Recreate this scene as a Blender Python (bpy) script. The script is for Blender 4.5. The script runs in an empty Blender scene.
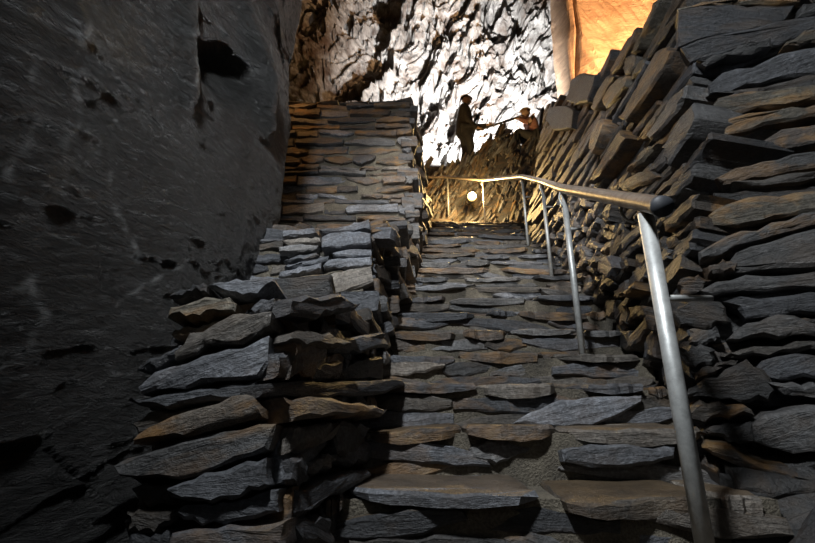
import bpy, bmesh, math, random
from mathutils import Vector, Matrix, noise
random.seed(7)
sc = bpy.context.scene
C = sc.collection
S = 0.9                 # metres per layout unit (hand rail = 1 unit = 0.9 m high)
EYE = 1.18              # eye height above the foot of the stairs, in units
PITCH = math.radians(18.0)
FPX = 450.0

def W(p):               # layout (X right, D forward, z relative to the eye) -> world metres
    return Vector((p[0]*S, p[1]*S, (p[2]+EYE)*S))

# ------------------------------------------------------------------ camera, world, lights, exposure
cam_d = bpy.data.cameras.new('camera'); cam = bpy.data.objects.new('camera', cam_d); C.objects.link(cam)
cam_d.sensor_width = 36; cam_d.lens = FPX/815*36; cam_d.clip_start = 0.02
cam.location = W((0, 0, 0)); cam.rotation_euler = (math.pi/2+PITCH, 0, 0)
sc.camera = cam
wd = bpy.data.worlds.new('world'); sc.world = wd; wd.use_nodes = True
wd.node_tree.nodes['Background'].inputs[0].default_value = (0.5, 0.6, 0.75, 1)
wd.node_tree.nodes['Background'].inputs[1].default_value = 0.0
vs = sc.view_settings
vs.view_transform = 'Standard'; vs.look = 'None'; vs.gamma = 1; vs.exposure = 0.0; vs.use_curve_mapping = False

def lamp(name, typ, p, energy, col, size=0.1, target=None, angle=None, blend=0.5):
    d = bpy.data.lights.new(name, typ); d.energy = energy; d.color = col
    if typ in ('POINT', 'SPOT'): d.shadow_soft_size = size
    if typ == 'SPOT': d.spot_size = math.radians(angle); d.spot_blend = blend
    if typ == 'AREA': d.size = size
    o = bpy.data.objects.new(name, d); C.objects.link(o); o.location = W(p)
    if target is not None:
        o.rotation_euler = (W(target)-W(p)).to_track_quat('-Z', 'Y').to_euler()
    return o
# cool floodlight fixed high on the rock on the left, just before the foot of the stairs
lamp('flood_cool', 'SPOT', (-0.58, -0.1, 2.75), 455, (0.93, 0.97, 1.0), 0.13, (0.75, 3.0, 1.1), 108, 0.85)
# unseen spot added over the stairs to brighten the tallest tier and steps
lamp('fill_upper', 'SPOT', (0.75, 2.3, 4.2), 600, (1.0, 0.96, 0.90), 0.12, (0.7, 4.8, 1.7), 72, 1.0)
# weak soft fill added behind the camera to lift the near shade
lamp('fill_light', 'POINT', (0.1, -0.9, 0.9), 4.5, (0.9, 0.95, 1.0), 0.3)
# white floodlight on the chamber floor behind the slate heap
lamp('flood_white', 'SPOT', (2.7, 10.7, 6.75), 10500, (1.0, 0.98, 0.95), 0.10, (2.7, 13.4, 8.7), 122, 0.75)
# tungsten lamps further up the chamber
lamp('flood_warm', 'SPOT', (6.7, 8.4, 8.5), 3000, (1.0, 0.55, 0.25), 0.12, (5.2, 10.9, 11.0), 100, 0.4)
lamp('warm_side', 'POINT', (-1.5, 6.6, 4.6), 110, (1.0, 0.5, 0.17), 0.12)
lamp('warm_ledge', 'POINT', (-1.55, 4.05, 4.1), 20, (1.0, 0.5, 0.17), 0.08)

# ------------------------------------------------------------------ helpers
def ray(px, py):
    xc = (px-407.5)/FPX; yc = (271.5-py)/FPX
    f = Vector((0, math.cos(PITCH), math.sin(PITCH))); u = Vector((0, -math.sin(PITCH), math.cos(PITCH)))
    return f + Vector((1, 0, 0))*xc + u*yc
def hit(px, py, g, t0=0.4, t1=14.0, st=0.04):      # first point along a pixel's ray that lies inside the solid g>0
    r = ray(px, py); t = t0
    while t < t1:
        if g(r*t) > 0:
            a, b = t-st, t
            for _ in range(14):
                m = (a+b)/2
                if g(r*m) > 0: b = m
                else: a = m
            return r*b
        t += st
    return None
def grad(g, p, e=0.01):                             # outward normal (from solid to free space)
    v = Vector([g(p+d)-g(p-d) for d in (Vector((e,0,0)), Vector((0,e,0)), Vector((0,0,e)))])
    return -v.normalized()
def lerp_tab(tab, x):
    if x <= tab[0][0]:
        (a, va), (b, vb) = tab[0], tab[1]
    elif x >= tab[-1][0]:
        (a, va), (b, vb) = tab[-2], tab[-1]
    else:
        for i in range(len(tab)-1):
            if tab[i][0] <= x <= tab[i+1][0]:
                (a, va), (b, vb) = tab[i], tab[i+1]; break
    return va+(vb-va)*(x-a)/(b-a)
def clamp(x, a=0.0, b=1.0): return max(a, min(b, x))
def sst(x, a, b):
    t = clamp((x-a)/(b-a)); return t*t*(3-2*t)

def finish(name, bm, mat, parent=None, smooth=False, mtx=None):
    me = bpy.data.meshes.new(name); bm.normal_update(); bm.to_mesh(me); bm.free()
    if mat: me.materials.append(mat)
    if smooth:
        for p in me.polygons: p.use_smooth = True
    o = bpy.data.objects.new(name, me); C.objects.link(o)
    if mtx is not None: o.matrix_world = mtx
    if parent: o.parent = parent
    return o
def empty(name, loc=(0, 0, 0)):
    o = bpy.data.objects.new(name, None); C.objects.link(o); o.location = loc; o.empty_display_size = 0.1
    return o
def tag(o, label=None, cat=None, group=None, kind=None):
    if label: o['label'] = label
    if cat: o['category'] = cat
    if group: o['group'] = group
    if kind: o['kind'] = kind
    return o

# ------------------------------------------------------------------ materials
def new_mat(name):
    m = bpy.data.materials.new(name); m.use_nodes = True
    nt = m.node_tree; return m, nt, nt.nodes, nt.links, nt.nodes['Principled BSDF']
def nd(nodes, t, **kw):
    n = nodes.new(t)
    for k, v in kw.items(): setattr(n, k, v)
    return n
def ramp(nodes, stops):
    r = nodes.new('ShaderNodeValToRGB'); e = r.color_ramp.elements
    while len(e) < len(stops): e.new(0.5)
    for i, (p, c) in enumerate(stops):
        e[i].position = p; e[i].color = c if len(c) == 4 else (*c, 1)
    return r
def mixc(nodes, links, a, b, fac, typ='MIX'):
    m = nodes.new('ShaderNodeMix'); m.data_type = 'RGBA'; m.blend_type = typ
    for sock, v in ((m.inputs['Factor'], fac), (m.inputs['A'], a), (m.inputs['B'], b)):
        if hasattr(v, 'default_value') or hasattr(v, 'links'): links.new(v, sock)
        else: sock.default_value = v
    return m.outputs['Result']
def noise_tex(nodes, links, vec, scale, detail=5, rough=0.6, dist=0.0):
    n = nodes.new('ShaderNodeTexNoise'); n.inputs['Scale'].default_value = scale; n.inputs['Detail'].default_value = detail
    n.inputs['Roughness'].default_value = rough; n.inputs['Distortion'].default_value = dist
    links.new(vec, n.inputs['Vector']); return n.outputs['Fac']
def mapping(nodes, links, vec, scale, rot=(0, 0, 0)):
    m = nodes.new('ShaderNodeMapping'); m.inputs['Scale'].default_value = scale; m.inputs['Rotation'].default_value = rot
    links.new(vec, m.inputs['Vector']); return m.outputs['Vector']
def math_n(nodes, links, op, a, b):
    m = nodes.new('ShaderNodeMath'); m.operation = op
    for i, v in enumerate((a, b)):
        if hasattr(v, 'links'): links.new(v, m.inputs[i])
        else: m.inputs[i].default_value = v
    return m.outputs[0]

def slate_mat(name, rough=(0.32, 0.62), bump=0.85, object_tint=True, base=(0.07, 0.075, 0.085), rust_amt=0.2, strata=24.0, dirt=0.0):
    m, nt, N, L, P = new_mat(name)
    tc = N.new('ShaderNodeTexCoord'); oi = N.new('ShaderNodeObjectInfo')
    add = nd(N, 'ShaderNodeVectorMath', operation='ADD'); L.new(tc.outputs['Object'], add.inputs[0])
    rs = nd(N, 'ShaderNodeVectorMath', operation='SCALE'); rs.inputs[0].default_value = (7, 3, 5); L.new(oi.outputs['Random'], rs.inputs['Scale'])
    L.new(rs.outputs[0], add.inputs[1]); vec = add.outputs[0]
    st = noise_tex(N, L, mapping(N, L, vec, (3.5, 3.5, strata)), 1.6, 6, 0.65, 0.4)
    blot = noise_tex(N, L, vec, 5.5, 5, 0.62)
    fine = noise_tex(N, L, vec, 70, 4, 0.7)
    grain = noise_tex(N, L, mapping(N, L, vec, (14, 14, 34)), 3, 5, 0.75)
    if object_tint:
        tint = oi.outputs['Color']; al = oi.outputs['Alpha']
    else:
        rgb = N.new('ShaderNodeRGB'); rgb.outputs[0].default_value = (*base, 1); tint = rgb.outputs[0]
        v = N.new('ShaderNodeValue'); v.outputs[0].default_value = rust_amt; al = v.outputs[0]
    var = ramp(N, [(0.3, (0.55, 0.55, 0.55)), (0.5, (0.95, 0.95, 0.96)), (0.72, (1.45, 1.47, 1.5))]); L.new(blot, var.inputs[0])
    c = mixc(N, L, tint, var.outputs[0], 1.0, 'MULTIPLY')
    sv = ramp(N, [(0.35, (0.7, 0.7, 0.7)), (0.6, (1.15, 1.15, 1.15))]); L.new(st, sv.inputs[0])
    c = mixc(N, L, c, sv.outputs[0], 0.8, 'MULTIPLY')
    fs = ramp(N, [(0.32, (0.55, 0.55, 0.55)), (0.5, (0.95, 0.95, 0.95)), (0.68, (1.7, 1.7, 1.7))]); L.new(fine, fs.inputs[0])
    c = mixc(N, L, c, fs.outputs[0], 0.85, 'MULTIPLY')
    # iron staining
    rn = noise_tex(N, L, mapping(N, L, vec, (1, 1, 2.2)), 6.0, 5, 0.6, 0.6)
    rr = ramp(N, [(0.46, (0, 0, 0)), (0.62, (1, 1, 1))]); L.new(rn, rr.inputs[0])
    rc = ramp(N, [(0.3, (0.10, 0.055, 0.026)), (0.55, (0.22, 0.12, 0.04)), (0.75, (0.26, 0.19, 0.09))]); L.new(blot, rc.inputs[0])
    fac = math_n(N, L, 'MULTIPLY', rr.outputs[0], al)
    c = mixc(N, L, c, rc.outputs[0], fac)
    # pale scuffs and lichen-like lime specks
    sp = ramp(N, [(0.66, (0, 0, 0)), (0.76, (1, 1, 1))]); L.new(grain, sp.inputs[0])
    spf = math_n(N, L, 'MULTIPLY', sp.outputs[0], 0.35)
    c = mixc(N, L, c, (0.17, 0.18, 0.185, 1), spf)
    if dirt:                                          # trodden-in brown dirt lying on the upward faces
        ge = N.new('ShaderNodeNewGeometry'); sx = N.new('ShaderNodeSeparateXYZ'); L.new(ge.outputs['True Normal'], sx.inputs[0])
        dr = ramp(N, [(0.8, (0, 0, 0)), (0.95, (1, 1, 1))]); L.new(sx.outputs['Z'], dr.inputs[0])
        dc = ramp(N, [(0.35, (0.05, 0.036, 0.022)), (0.65, (0.11, 0.075, 0.04))]); L.new(blot, dc.inputs[0])
        c = mixc(N, L, c, dc.outputs[0], math_n(N, L, 'MULTIPLY', dr.outputs[0], dirt))
    L.new(c, P.inputs['Base Color'])
    rmp = N.new('ShaderNodeMapRange'); rmp.inputs['From Min'].default_value = 0.3; rmp.inputs['From Max'].default_value = 0.7
    rmp.inputs['To Min'].default_value = rough[0]; rmp.inputs['To Max'].default_value = rough[1]
    L.new(grain, rmp.inputs['Value']); L.new(rmp.outputs[0], P.inputs['Roughness'])
    P.inputs['Specular IOR Level'].default_value = 0.5
    h = math_n(N, L, 'ADD', math_n(N, L, 'MULTIPLY', st, 1.1), math_n(N, L, 'MULTIPLY', grain, 0.5))
    h = math_n(N, L, 'ADD', h, math_n(N, L, 'MULTIPLY', fine, 0.4))
    b = N.new('ShaderNodeBump'); b.inputs['Strength'].default_value = bump; b.inputs['Distance'].default_value = 0.018
    L.new(h, b.inputs['Height']); L.new(b.outputs[0], P.inputs['Normal'])
    return m
SLATE = slate_mat('slate'); TREAD = slate_mat('trodden_slate', dirt=0.8)
CORE = slate_mat('slate_rubble_fill', object_tint=False, base=(0.03, 0.03, 0.032), rust_amt=0.25, rough=(0.6, 0.9))

def rock_mat(name, base, hi, scale=1.0, rough=(0.3, 0.6), rot=(0, 0, 0), stretch=(1, 1, 1), bump=1.0, rust=0.0, dist=0.03, rustc=(0.2, 0.1, 0.04), vein=False):
    m, nt, N, L, P = new_mat(name)
    tc = N.new('ShaderNodeTexCoord'); vec = mapping(N, L, tc.outputs['Object'], stretch, rot)
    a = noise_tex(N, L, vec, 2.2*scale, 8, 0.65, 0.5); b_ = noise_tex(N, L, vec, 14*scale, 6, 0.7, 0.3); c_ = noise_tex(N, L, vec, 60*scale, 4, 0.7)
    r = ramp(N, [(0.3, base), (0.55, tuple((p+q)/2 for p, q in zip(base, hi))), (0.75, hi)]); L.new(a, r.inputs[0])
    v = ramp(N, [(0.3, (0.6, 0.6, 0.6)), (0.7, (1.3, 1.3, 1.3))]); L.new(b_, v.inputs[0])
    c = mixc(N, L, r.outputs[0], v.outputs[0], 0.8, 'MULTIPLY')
    if rust:
        rr = ramp(N, [(0.5, (0, 0, 0)), (0.68, (1, 1, 1))]); L.new(noise_tex(N, L, tc.outputs['Object'], 1.1*scale, 5, 0.6, 0.8), rr.inputs[0])
        c = mixc(N, L, c, (*rustc, 1), math_n(N, L, 'MULTIPLY', rr.outputs[0], rust))
    if vein:
        av = N.new('ShaderNodeAttribute'); av.attribute_name = 'vein'
        c = mixc(N, L, c, (0.34, 0.35, 0.35, 1), av.outputs['Fac'])
        sv_ = noise_tex(N, L, mapping(N, L, tc.outputs['Object'], (9, 7, 20), (0.9, 0, 0)), 2.0, 7, 0.72, 0.8)
        sk = ramp(N, [(0.58, (0, 0, 0)), (0.68, (1, 1, 1))]); L.new(sv_, sk.inputs[0])      # fine pale scratches on the cleavage
        big = ramp(N, [(0.42, (0, 0, 0)), (0.62, (1, 1, 1))]); L.new(noise_tex(N, L, tc.outputs['Object'], 3.2, 5, 0.65, 0.8), big.inputs[0])
        c = mixc(N, L, c, (0.20, 0.205, 0.205, 1), math_n(N, L, 'MULTIPLY', math_n(N, L, 'MULTIPLY', sk.outputs[0], big.outputs[0]), 0.75))
    L.new(c, P.inputs['Base Color'])
    rmp = N.new('ShaderNodeMapRange'); rmp.inputs['From Min'].default_value = 0.3; rmp.inputs['From Max'].default_value = 0.7
    rmp.inputs['To Min'].default_value = rough[0]; rmp.inputs['To Max'].default_value = rough[1]
    L.new(b_, rmp.inputs['Value']); L.new(rmp.outputs[0], P.inputs['Roughness'])
    h = math_n(N, L, 'ADD', math_n(N, L, 'MULTIPLY', a, 1.6), math_n(N, L, 'MULTIPLY', b_, 0.9))
    h = math_n(N, L, 'ADD', h, math_n(N, L, 'MULTIPLY', c_, 0.35))
    if vein: h = math_n(N, L, 'ADD', h, math_n(N, L, 'MULTIPLY', sv_, 1.6))
    bp = N.new('ShaderNodeBump'); bp.inputs['Strength'].default_value = bump; bp.inputs['Distance'].default_value = dist
    L.new(h, bp.inputs['Height']); L.new(bp.outputs[0], P.inputs['Normal'])
    return m
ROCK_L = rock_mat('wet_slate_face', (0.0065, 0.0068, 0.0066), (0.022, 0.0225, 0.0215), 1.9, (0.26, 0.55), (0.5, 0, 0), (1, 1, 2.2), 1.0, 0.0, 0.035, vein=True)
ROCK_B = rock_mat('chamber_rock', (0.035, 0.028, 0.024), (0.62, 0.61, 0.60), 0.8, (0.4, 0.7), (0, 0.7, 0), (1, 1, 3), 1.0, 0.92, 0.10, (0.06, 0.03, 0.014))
ROCK_O = rock_mat('smooth_cleaved_rock', (0.22, 0.14, 0.09), (0.48, 0.34, 0.23), 0.7, (0.5, 0.8), (0, -0.7, 0), (1, 1, 4), 0.8, 0.5, 0.05)
ROCK_C = rock_mat('roof_rock', (0.03, 0.03, 0.03), (0.08, 0.075, 0.07), 0.5, (0.5, 0.8))
def mortar_mat():
    m, nt, N, L, P = new_mat('gritty_lime_mortar')
    tc = N.new('ShaderNodeTexCoord'); v = tc.outputs['Object']
    a = noise_tex(N, L, v, 5, 6, 0.65); f = noise_tex(N, L, v, 120, 3, 0.7)
    r = ramp(N, [(0.3, (0.055, 0.05, 0.042)), (0.5, (0.12, 0.105, 0.08)), (0.7, (0.21, 0.185, 0.14))]); L.new(a, r.inputs[0])
    s = ramp(N, [(0.3, (0.45, 0.45, 0.45)), (0.65, (1.35, 1.35, 1.35))]); L.new(f, s.inputs[0])
    L.new(mixc(N, L, r.outputs[0], s.outputs[0], 0.9, 'MULTIPLY'), P.inputs['Base Color'])
    P.inputs['Roughness'].default_value = 0.85
    b = N.new('ShaderNodeBump'); b.inputs['Strength'].default_value = 1.0; b.inputs['Distance'].default_value = 0.012
    L.new(math_n(N, L, 'ADD', f, math_n(N, L, 'MULTIPLY', a, 1.5)), b.inputs['Height']); L.new(b.outputs[0], P.inputs['Normal'])
    return m
MORTAR = mortar_mat()
def metal_mat(name, col, rough, metal=1.0, spots=0.5):
    m, nt, N, L, P = new_mat(name)
    tc = N.new('ShaderNodeTexCoord'); v = tc.outputs['Object']
    a = noise_tex(N, L, v, 22, 6, 0.7)
    r = ramp(N, [(0.35, tuple(x*(1-spots) for x in col)), (0.6, col)]); L.new(a, r.inputs[0]); L.new(r.outputs[0], P.inputs['Base Color'])
    P.inputs['Metallic'].default_value = metal
    rm = N.new('ShaderNodeMapRange'); rm.inputs['To Min'].default_value = rough+0.15; rm.inputs['To Max'].default_value = rough-0.1
    L.new(a, rm.inputs['Value']); L.new(rm.outputs[0], P.inputs['Roughness'])
    b = N.new('ShaderNodeBump'); b.inputs['Strength'].default_value = 0.25; b.inputs['Distance'].default_value = 0.004
    L.new(a, b.inputs['Height']); L.new(b.outputs[0], P.inputs['Normal'])
    return m
GALV = metal_mat('galvanised_steel', (0.62, 0.64, 0.63), 0.45, 0.5, 0.35)
RAILM = metal_mat('worn_brown_steel', (0.36, 0.30, 0.24), 0.38, 0.8, 0.4)
DARKM = metal_mat('dark_plastic', (0.05, 0.055, 0.065), 0.5, 0.0, 0.3)
def plain(name, col, rough=0.8, nscale=30, var=0.4):
    m, nt, N, L, P = new_mat(name)
    tc = N.new('ShaderNodeTexCoord'); a = noise_tex(N, L, tc.outputs['Object'], nscale, 4, 0.6)
    r = ramp(N, [(0.3, tuple(x*(1-var) for x in col)), (0.7, tuple(x*(1+var) for x in col))]); L.new(a, r.inputs[0])
    L.new(r.outputs[0], P.inputs['Base Color']); P.inputs['Roughness'].default_value = rough
    return m
def emit(name, col, s):
    m, nt, N, L, P = new_mat(name)
    P.inputs['Base Color'].default_value = (1, 0.9, 0.7, 1); P.inputs['Emission Color'].default_value = (*col, 1); P.inputs['Emission Strength'].default_value = s
    return m

# ------------------------------------------------------------------ one stone
TONE = [1.0]
def tint_of(kind=None):
    b = random.uniform(0.055, 0.12)*TONE[0]
    t = random.random()
    if kind == 'dark': b *= 0.55
    if kind == 'pale': b *= 1.6
    if kind == 'rust': return (b*1.15, b*0.95, b*0.75, 1.0)
    if kind == 'tan': return (b*1.7, b*1.5, b*1.15, 0.75)
    if kind == 'brown': return (b*1.1, b*0.9, b*0.75, 0.7)
    if t < (0.55 if TONE[0] > 0.9 else 0.25): c = (b*0.93, b*0.98, b*1.08)
    elif t < 0.8: c = (b, b, b)
    else: c = (b*1.12, b*1.0, b*0.86)
    return (*c, random.choice((0.0, 0.0, 0.1, 0.25, 0.5)) if kind is None else 0.1)

def stone_bm(loc2, depth, proud, bevel, amp, cuts, seed, lens=False):
    """outline (x,z) -> rough block: x along, z across, y inwards; front at y=-proud"""
    rnd = random.Random(seed)
    pts = []
    n = len(loc2); per = sum((Vector(loc2[i])-Vector(loc2[(i+1) % n])).length for i in range(n))
    seg = max(per/22, 0.012)
    for i in range(n):
        a, b = Vector(loc2[i]), Vector(loc2[(i+1) % n]); k = max(1, int((b-a).length/seg+0.4))
        for j in range(k): pts.append(a.lerp(b, j/k))
    m = len(pts)
    area = 0.5*sum(pts[i].x*pts[(i+1) % m].y-pts[(i+1) % m].x*pts[i].y for i in range(m))
    if area < 0: pts.reverse()
    jit = []
    for i in range(m):
        p = pts[i]; q = (pts[(i+1) % m]-pts[i-1]); nn = Vector((q.y, -q.x)); nn = nn.normalized() if nn.length > 1e-9 else Vector((0, 0))
        jit.append((p+nn*rnd.uniform(-1, 0.6)*amp, nn))
    bm = bmesh.new(); A = []; B = []; D = []
    xs0 = min(p.x for p, _ in jit); xs1 = max(p.x for p, _ in jit)
    for p, nn in jit:
        dd = depth
        if lens:
            t = (p.x-xs0)/(xs1-xs0+1e-9); dd = depth*(0.35+0.65*max(0, math.sin(math.pi*clamp(t*0.92+0.04)))**0.6)*rnd.uniform(0.93, 1.06)
        f = p-nn*bevel*rnd.uniform(0.5, 1.3)
        A.append(bm.verts.new((f.x, -proud, f.y)))
        B.append(bm.verts.new((p.x, -proud+bevel*rnd.uniform(0.4, 1.5), p.y)))
        g = p*0.97
        D.append(bm.verts.new((g.x, dd, g.y)))
    front = bm.faces.new(A)
    for i in range(m):
        j = (i+1) % m
        bm.faces.new((A[j], A[i], B[i], B[j])); bm.faces.new((B[j], B[i], D[i], D[j]))
    bm.faces.new(list(reversed(D)))
    bmesh.ops.recalc_face_normals(bm, faces=bm.faces[:])
    if cuts:
        zs_ = [v.co.z for v in A]; xs_ = [v.co.x for v in A]
        z0, z1, x0, x1 = min(zs_), max(zs_), min(xs_), max(xs_)
        planes = []
        for c in range(cuts):
            planes.append((Vector((0, 0, z0+(z1-z0)*rnd.uniform(0.2, 0.8))), Vector((rnd.uniform(-0.10, 0.10), 0, 1))))
        for c in range(cuts+1):
            planes.append((Vector((x0+(x1-x0)*rnd.uniform(0.1, 0.9), 0, 0)), Vector((1, 0, rnd.uniform(-1.2, 1.2)))))
        fr = [f for f in bm.faces if abs(f.normal.y+1) < 0.02]
        for co, no in planes:
            geom = fr+[e for f in fr for e in f.edges]+[v for f in fr for v in f.verts]
            res = bmesh.ops.bisect_plane(bm, geom=list(set(geom)), dist=1e-5, plane_co=co, plane_no=no)
            fr = [f for f in bm.faces if abs(f.normal.y+1) < 0.02]
        vs_ = set(v for f in fr for v in f.verts)
        off = Vector((seed*1.37 % 50, seed*0.71 % 50, 0))
        for v in vs_:
            v.co.y += amp*1.2*noise.noise(Vector((v.co.x*9, v.co.z*40, 0))+off)
    return bm

SEED = [1]; MTX = {}
def stone(pts, nrm, parent, depth=0.25, proud=0.02, bevel=0.012, amp=0.008, cuts=1, tint=None, name='stone', strata='z', mat=None, hint=None, lens=False):
    """pts: outline in layout units; nrm: direction the visible face looks"""
    SEED[0] += 1
    w = [W(p) for p in pts]; c = sum(w, Vector())/len(w); n = nrm.normalized()
    if hint is None:
        best = None                                       # long axis of the outline
        for i in range(len(w)):
            for j in range(i):
                d = w[i]-w[j]
                if best is None or d.length > best.length: best = d
        hint = best
    ex = (hint-n*hint.dot(n)).normalized()
    ey = -n; ez = ex.cross(ey).normalized()
    loc2 = [((p-c).dot(ex), (p-c).dot(ez)) for p in w]
    bm = stone_bm(loc2, depth*S, proud*S, bevel*S, amp*S, cuts, SEED[0], lens)
    R = Matrix((ex, ey, ez)).transposed()
    if strata == 'n':                                     # bedding across the visible face (treads)
        bm.transform(Matrix(((1, 0, 0, 0), (0, 0, 1, 0), (0, -1, 0, 0), (0, 0, 0, 1))))   # (x,y,z)->(x,z,-y)
        R = Matrix((ex, ez, -ey)).transposed()
    o = finish(name, bm, mat or SLATE, None, False, Matrix.Translation(c) @ R.to_4x4())
    for p_ in o.data.polygons: p_.use_smooth = True
    o.data.set_sharp_from_angle(angle=math.radians(34))
    if parent: o.parent = parent; o.matrix_parent_inverse = parent.matrix_world.inverted()
    o.color = tint or tint_of(); MTX[o.name] = Matrix.Translation(c) @ R.to_4x4()
    return o
def stone_px(poly, g, parent, nfix=None, **kw):
    pts = [hit(x, y, g) for x, y in poly]; pts = [p for p in pts if p is not None]
    if len(pts) < 3: return None
    c = sum(pts, Vector())/len(pts); n = nfix or grad(g, c)
    return stone(pts, n, parent, **kw)
def quad_rag(f, a0, a1, b0, b1, rnd, rag=0.18, n=3):
    """ragged outline over the (a,b) rectangle of the surface f(a,b)"""
    h = b1-b0; L = a1-a0; out = []
    tl, tr = rnd.uniform(-rag, rag)*h, rnd.uniform(-rag, rag)*h
    for i in range(n+1):
        t = i/n; out.append(f(a0+L*t, b0+h*rnd.uniform(0, rag)+tl*(1-t)*0.5))
    out.append(f(a1+rnd.uniform(-0.1, 0.25)*h, b0+h*rnd.uniform(0.35, 0.65)))
    for i in range(n, -1, -1):
        t = i/n; out.append(f(a0+L*t, b1-h*rnd.uniform(0, rag)+tr*t*0.5))
    out.append(f(a0-rnd.uniform(-0.1, 0.25)*h, b0+h*rnd.uniform(0.35, 0.65)))
    return out
def lens_rag(f, a0, a1, b0, b1, rnd, n=5):
    """slab seen edge-on: thick in the middle, thinning to chipped ends"""
    h = b1-b0; L = a1-a0; k = rnd.uniform(0.3, 0.7); e0, e1 = rnd.uniform(.15, .6), rnd.uniform(.15, .6); lo = []; hi = []
    base = rnd.uniform(0.2, 0.8)
    for i in range(n+1):
        t = i/n; w = e0+(1-e0)*min(1, t/k)**0.7 if t < k else e1+(1-e1)*min(1, (1-t)/(1-k))**0.7
        w *= rnd.uniform(0.88, 1.05); slack = h*(1-w); zb = b0+slack*base
        lo.append(f(a0+L*t, zb)); hi.append(f(a0+L*t+rnd.uniform(-.1, .1)*h, zb+h*w))
    return lo+hi[::-1]
def join_stuff(objs, name, parent, mat=None):
    """small far pieces: one mesh"""
    bm = bmesh.new()
    for o in objs:
        k = len(bm.verts); me = o.data; me.transform(MTX.pop(o.name)); bm.from_mesh(me); bpy.data.objects.remove(o); bpy.data.meshes.remove(me)
    o = finish(name, bm, mat or SLATE, None)
    o.color = (0.08, 0.08, 0.082, 0.35)
    if parent: o.parent = parent; o.matrix_parent_inverse = parent.matrix_world.inverted()
    o['kind'] = 'stuff'
    return o

# ------------------------------------------------------------------ stair layout
GOING, RISE, NSTEP = 0.317, 0.19, 25
def zs(D): return 0.6*D-EYE
XLT = [(0.3, -0.36), (1.4, -0.25), (1.9, -0.17), (3.42, 0.02), (7.8, 0.47), (9, 0.55)]
XRT = [(0.3, 0.86), (1.4, 1.04), (1.9, 1.13), (2.6, 1.26), (4.26, 1.6), (5.73, 1.8), (7.8, 1.98), (9, 2.05)]
def XL(D): return lerp_tab(XLT, D)
def XR(D): return lerp_tab(XRT, D)

# ------------------------------------------------------------------ the setting: left rock face
def grid_surface(name, f, nu, nv, mat, parent=None, smooth=True, flip=False):
    bm = bmesh.new(); vv = []
    for i in range(nu+1):
        vv.append([bm.verts.new(W(f(i/nu, j/nv))) for j in range(nv+1)])
    for i in range(nu):
        for j in range(nv):
            q = (vv[i][j], vv[i+1][j], vv[i+1][j+1], vv[i][j+1])
            bm.faces.new(q if not flip else q[::-1])
    o = finish(name, bm, mat, None, smooth)
    if parent: o.parent = parent; o.matrix_parent_inverse = parent.matrix_world.inverted()
    return o
LWT = [(-2, -1.75), (0.6, -1.38), (1.2, -1.2), (1.8, -1.04), (2.4, -0.93), (2.9, -0.93), (3.05, -1.0)]
def lw_base(D, z): return lerp_tab(LWT, D) - 0.10*clamp(0.3-z, 0, 1.6) + 0.02*clamp(z-2.4, 0, 3)
def g_lw(p): return lw_base(p.y, p.z)-p.x
LFEAT = []
for poly, amp, wid in (([(72, 20), (66, 90), (58, 170), (30, 230)], 0.05, 0.07), ([(78, 60), (92, 140), (118, 210), (142, 275)], 0.014, 0.05),
                       ([(188, 0), (191, 50), (193, 100)], 0.11, 0.06), ([(236, 0), (250, 40), (262, 90), (266, 125)], 0.16, 0.08), ([(205, 60), (232, 62), (250, 78)], -0.12, 0.05), ([(215, 95), (240, 110)], 0.06, 0.05),
                       ([(272, 10), (279, 60), (281, 120)], 0.03, 0.05), ([(20, 0), (10, 120)], 0.05, 0.08), ([(40, 300), (30, 360), (10, 420)], 0.04, 0.06)):
    pl = [hit(x, y, g_lw) for x, y in poly]; LFEAT.append(([(p.y, p.z) for p in pl if p], amp*0.45, wid*1.15))
HOL = [hit(x, y, g_lw) for x, y in ((195, 52), (240, 55), (258, 75), (262, 120), (215, 112), (193, 95))]
HOL = [(p.y, p.z) for p in HOL if p]
hc = (sum(p[0] for p in HOL)/len(HOL), sum(p[1] for p in HOL)/len(HOL))
def seg_dist(px, py, a, b):
    dx, dy = b[0]-a[0], b[1]-a[1]; t = clamp(((px-a[0])*dx+(py-a[1])*dy)/(dx*dx+dy*dy+1e-9))
    return math.hypot(px-a[0]-t*dx, py-a[1]-t*dy)
def facet(v, s, k=14.0):                            # angular chips: tilted facets of Voronoi cells, softly joined
    d, pts = noise.voronoi(v*s)
    tot = 0.0; ws = 0.0
    for di, q in zip(d[:3], pts[:3]):
        w = math.exp(-k*(di-d[0]))
        if w < 0.01: break
        t = Vector((noise.cell(q*3.1), noise.cell(q*3.1+Vector((9, 2, 5))), noise.cell(q*3.1+Vector((4, 7, 1)))))
        tot += w*((t.z-0.5)*0.8 + (v*s-q).dot(t-Vector((0.5, 0.5, 0.5)))*1.6); ws += w
    return tot/ws
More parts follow.
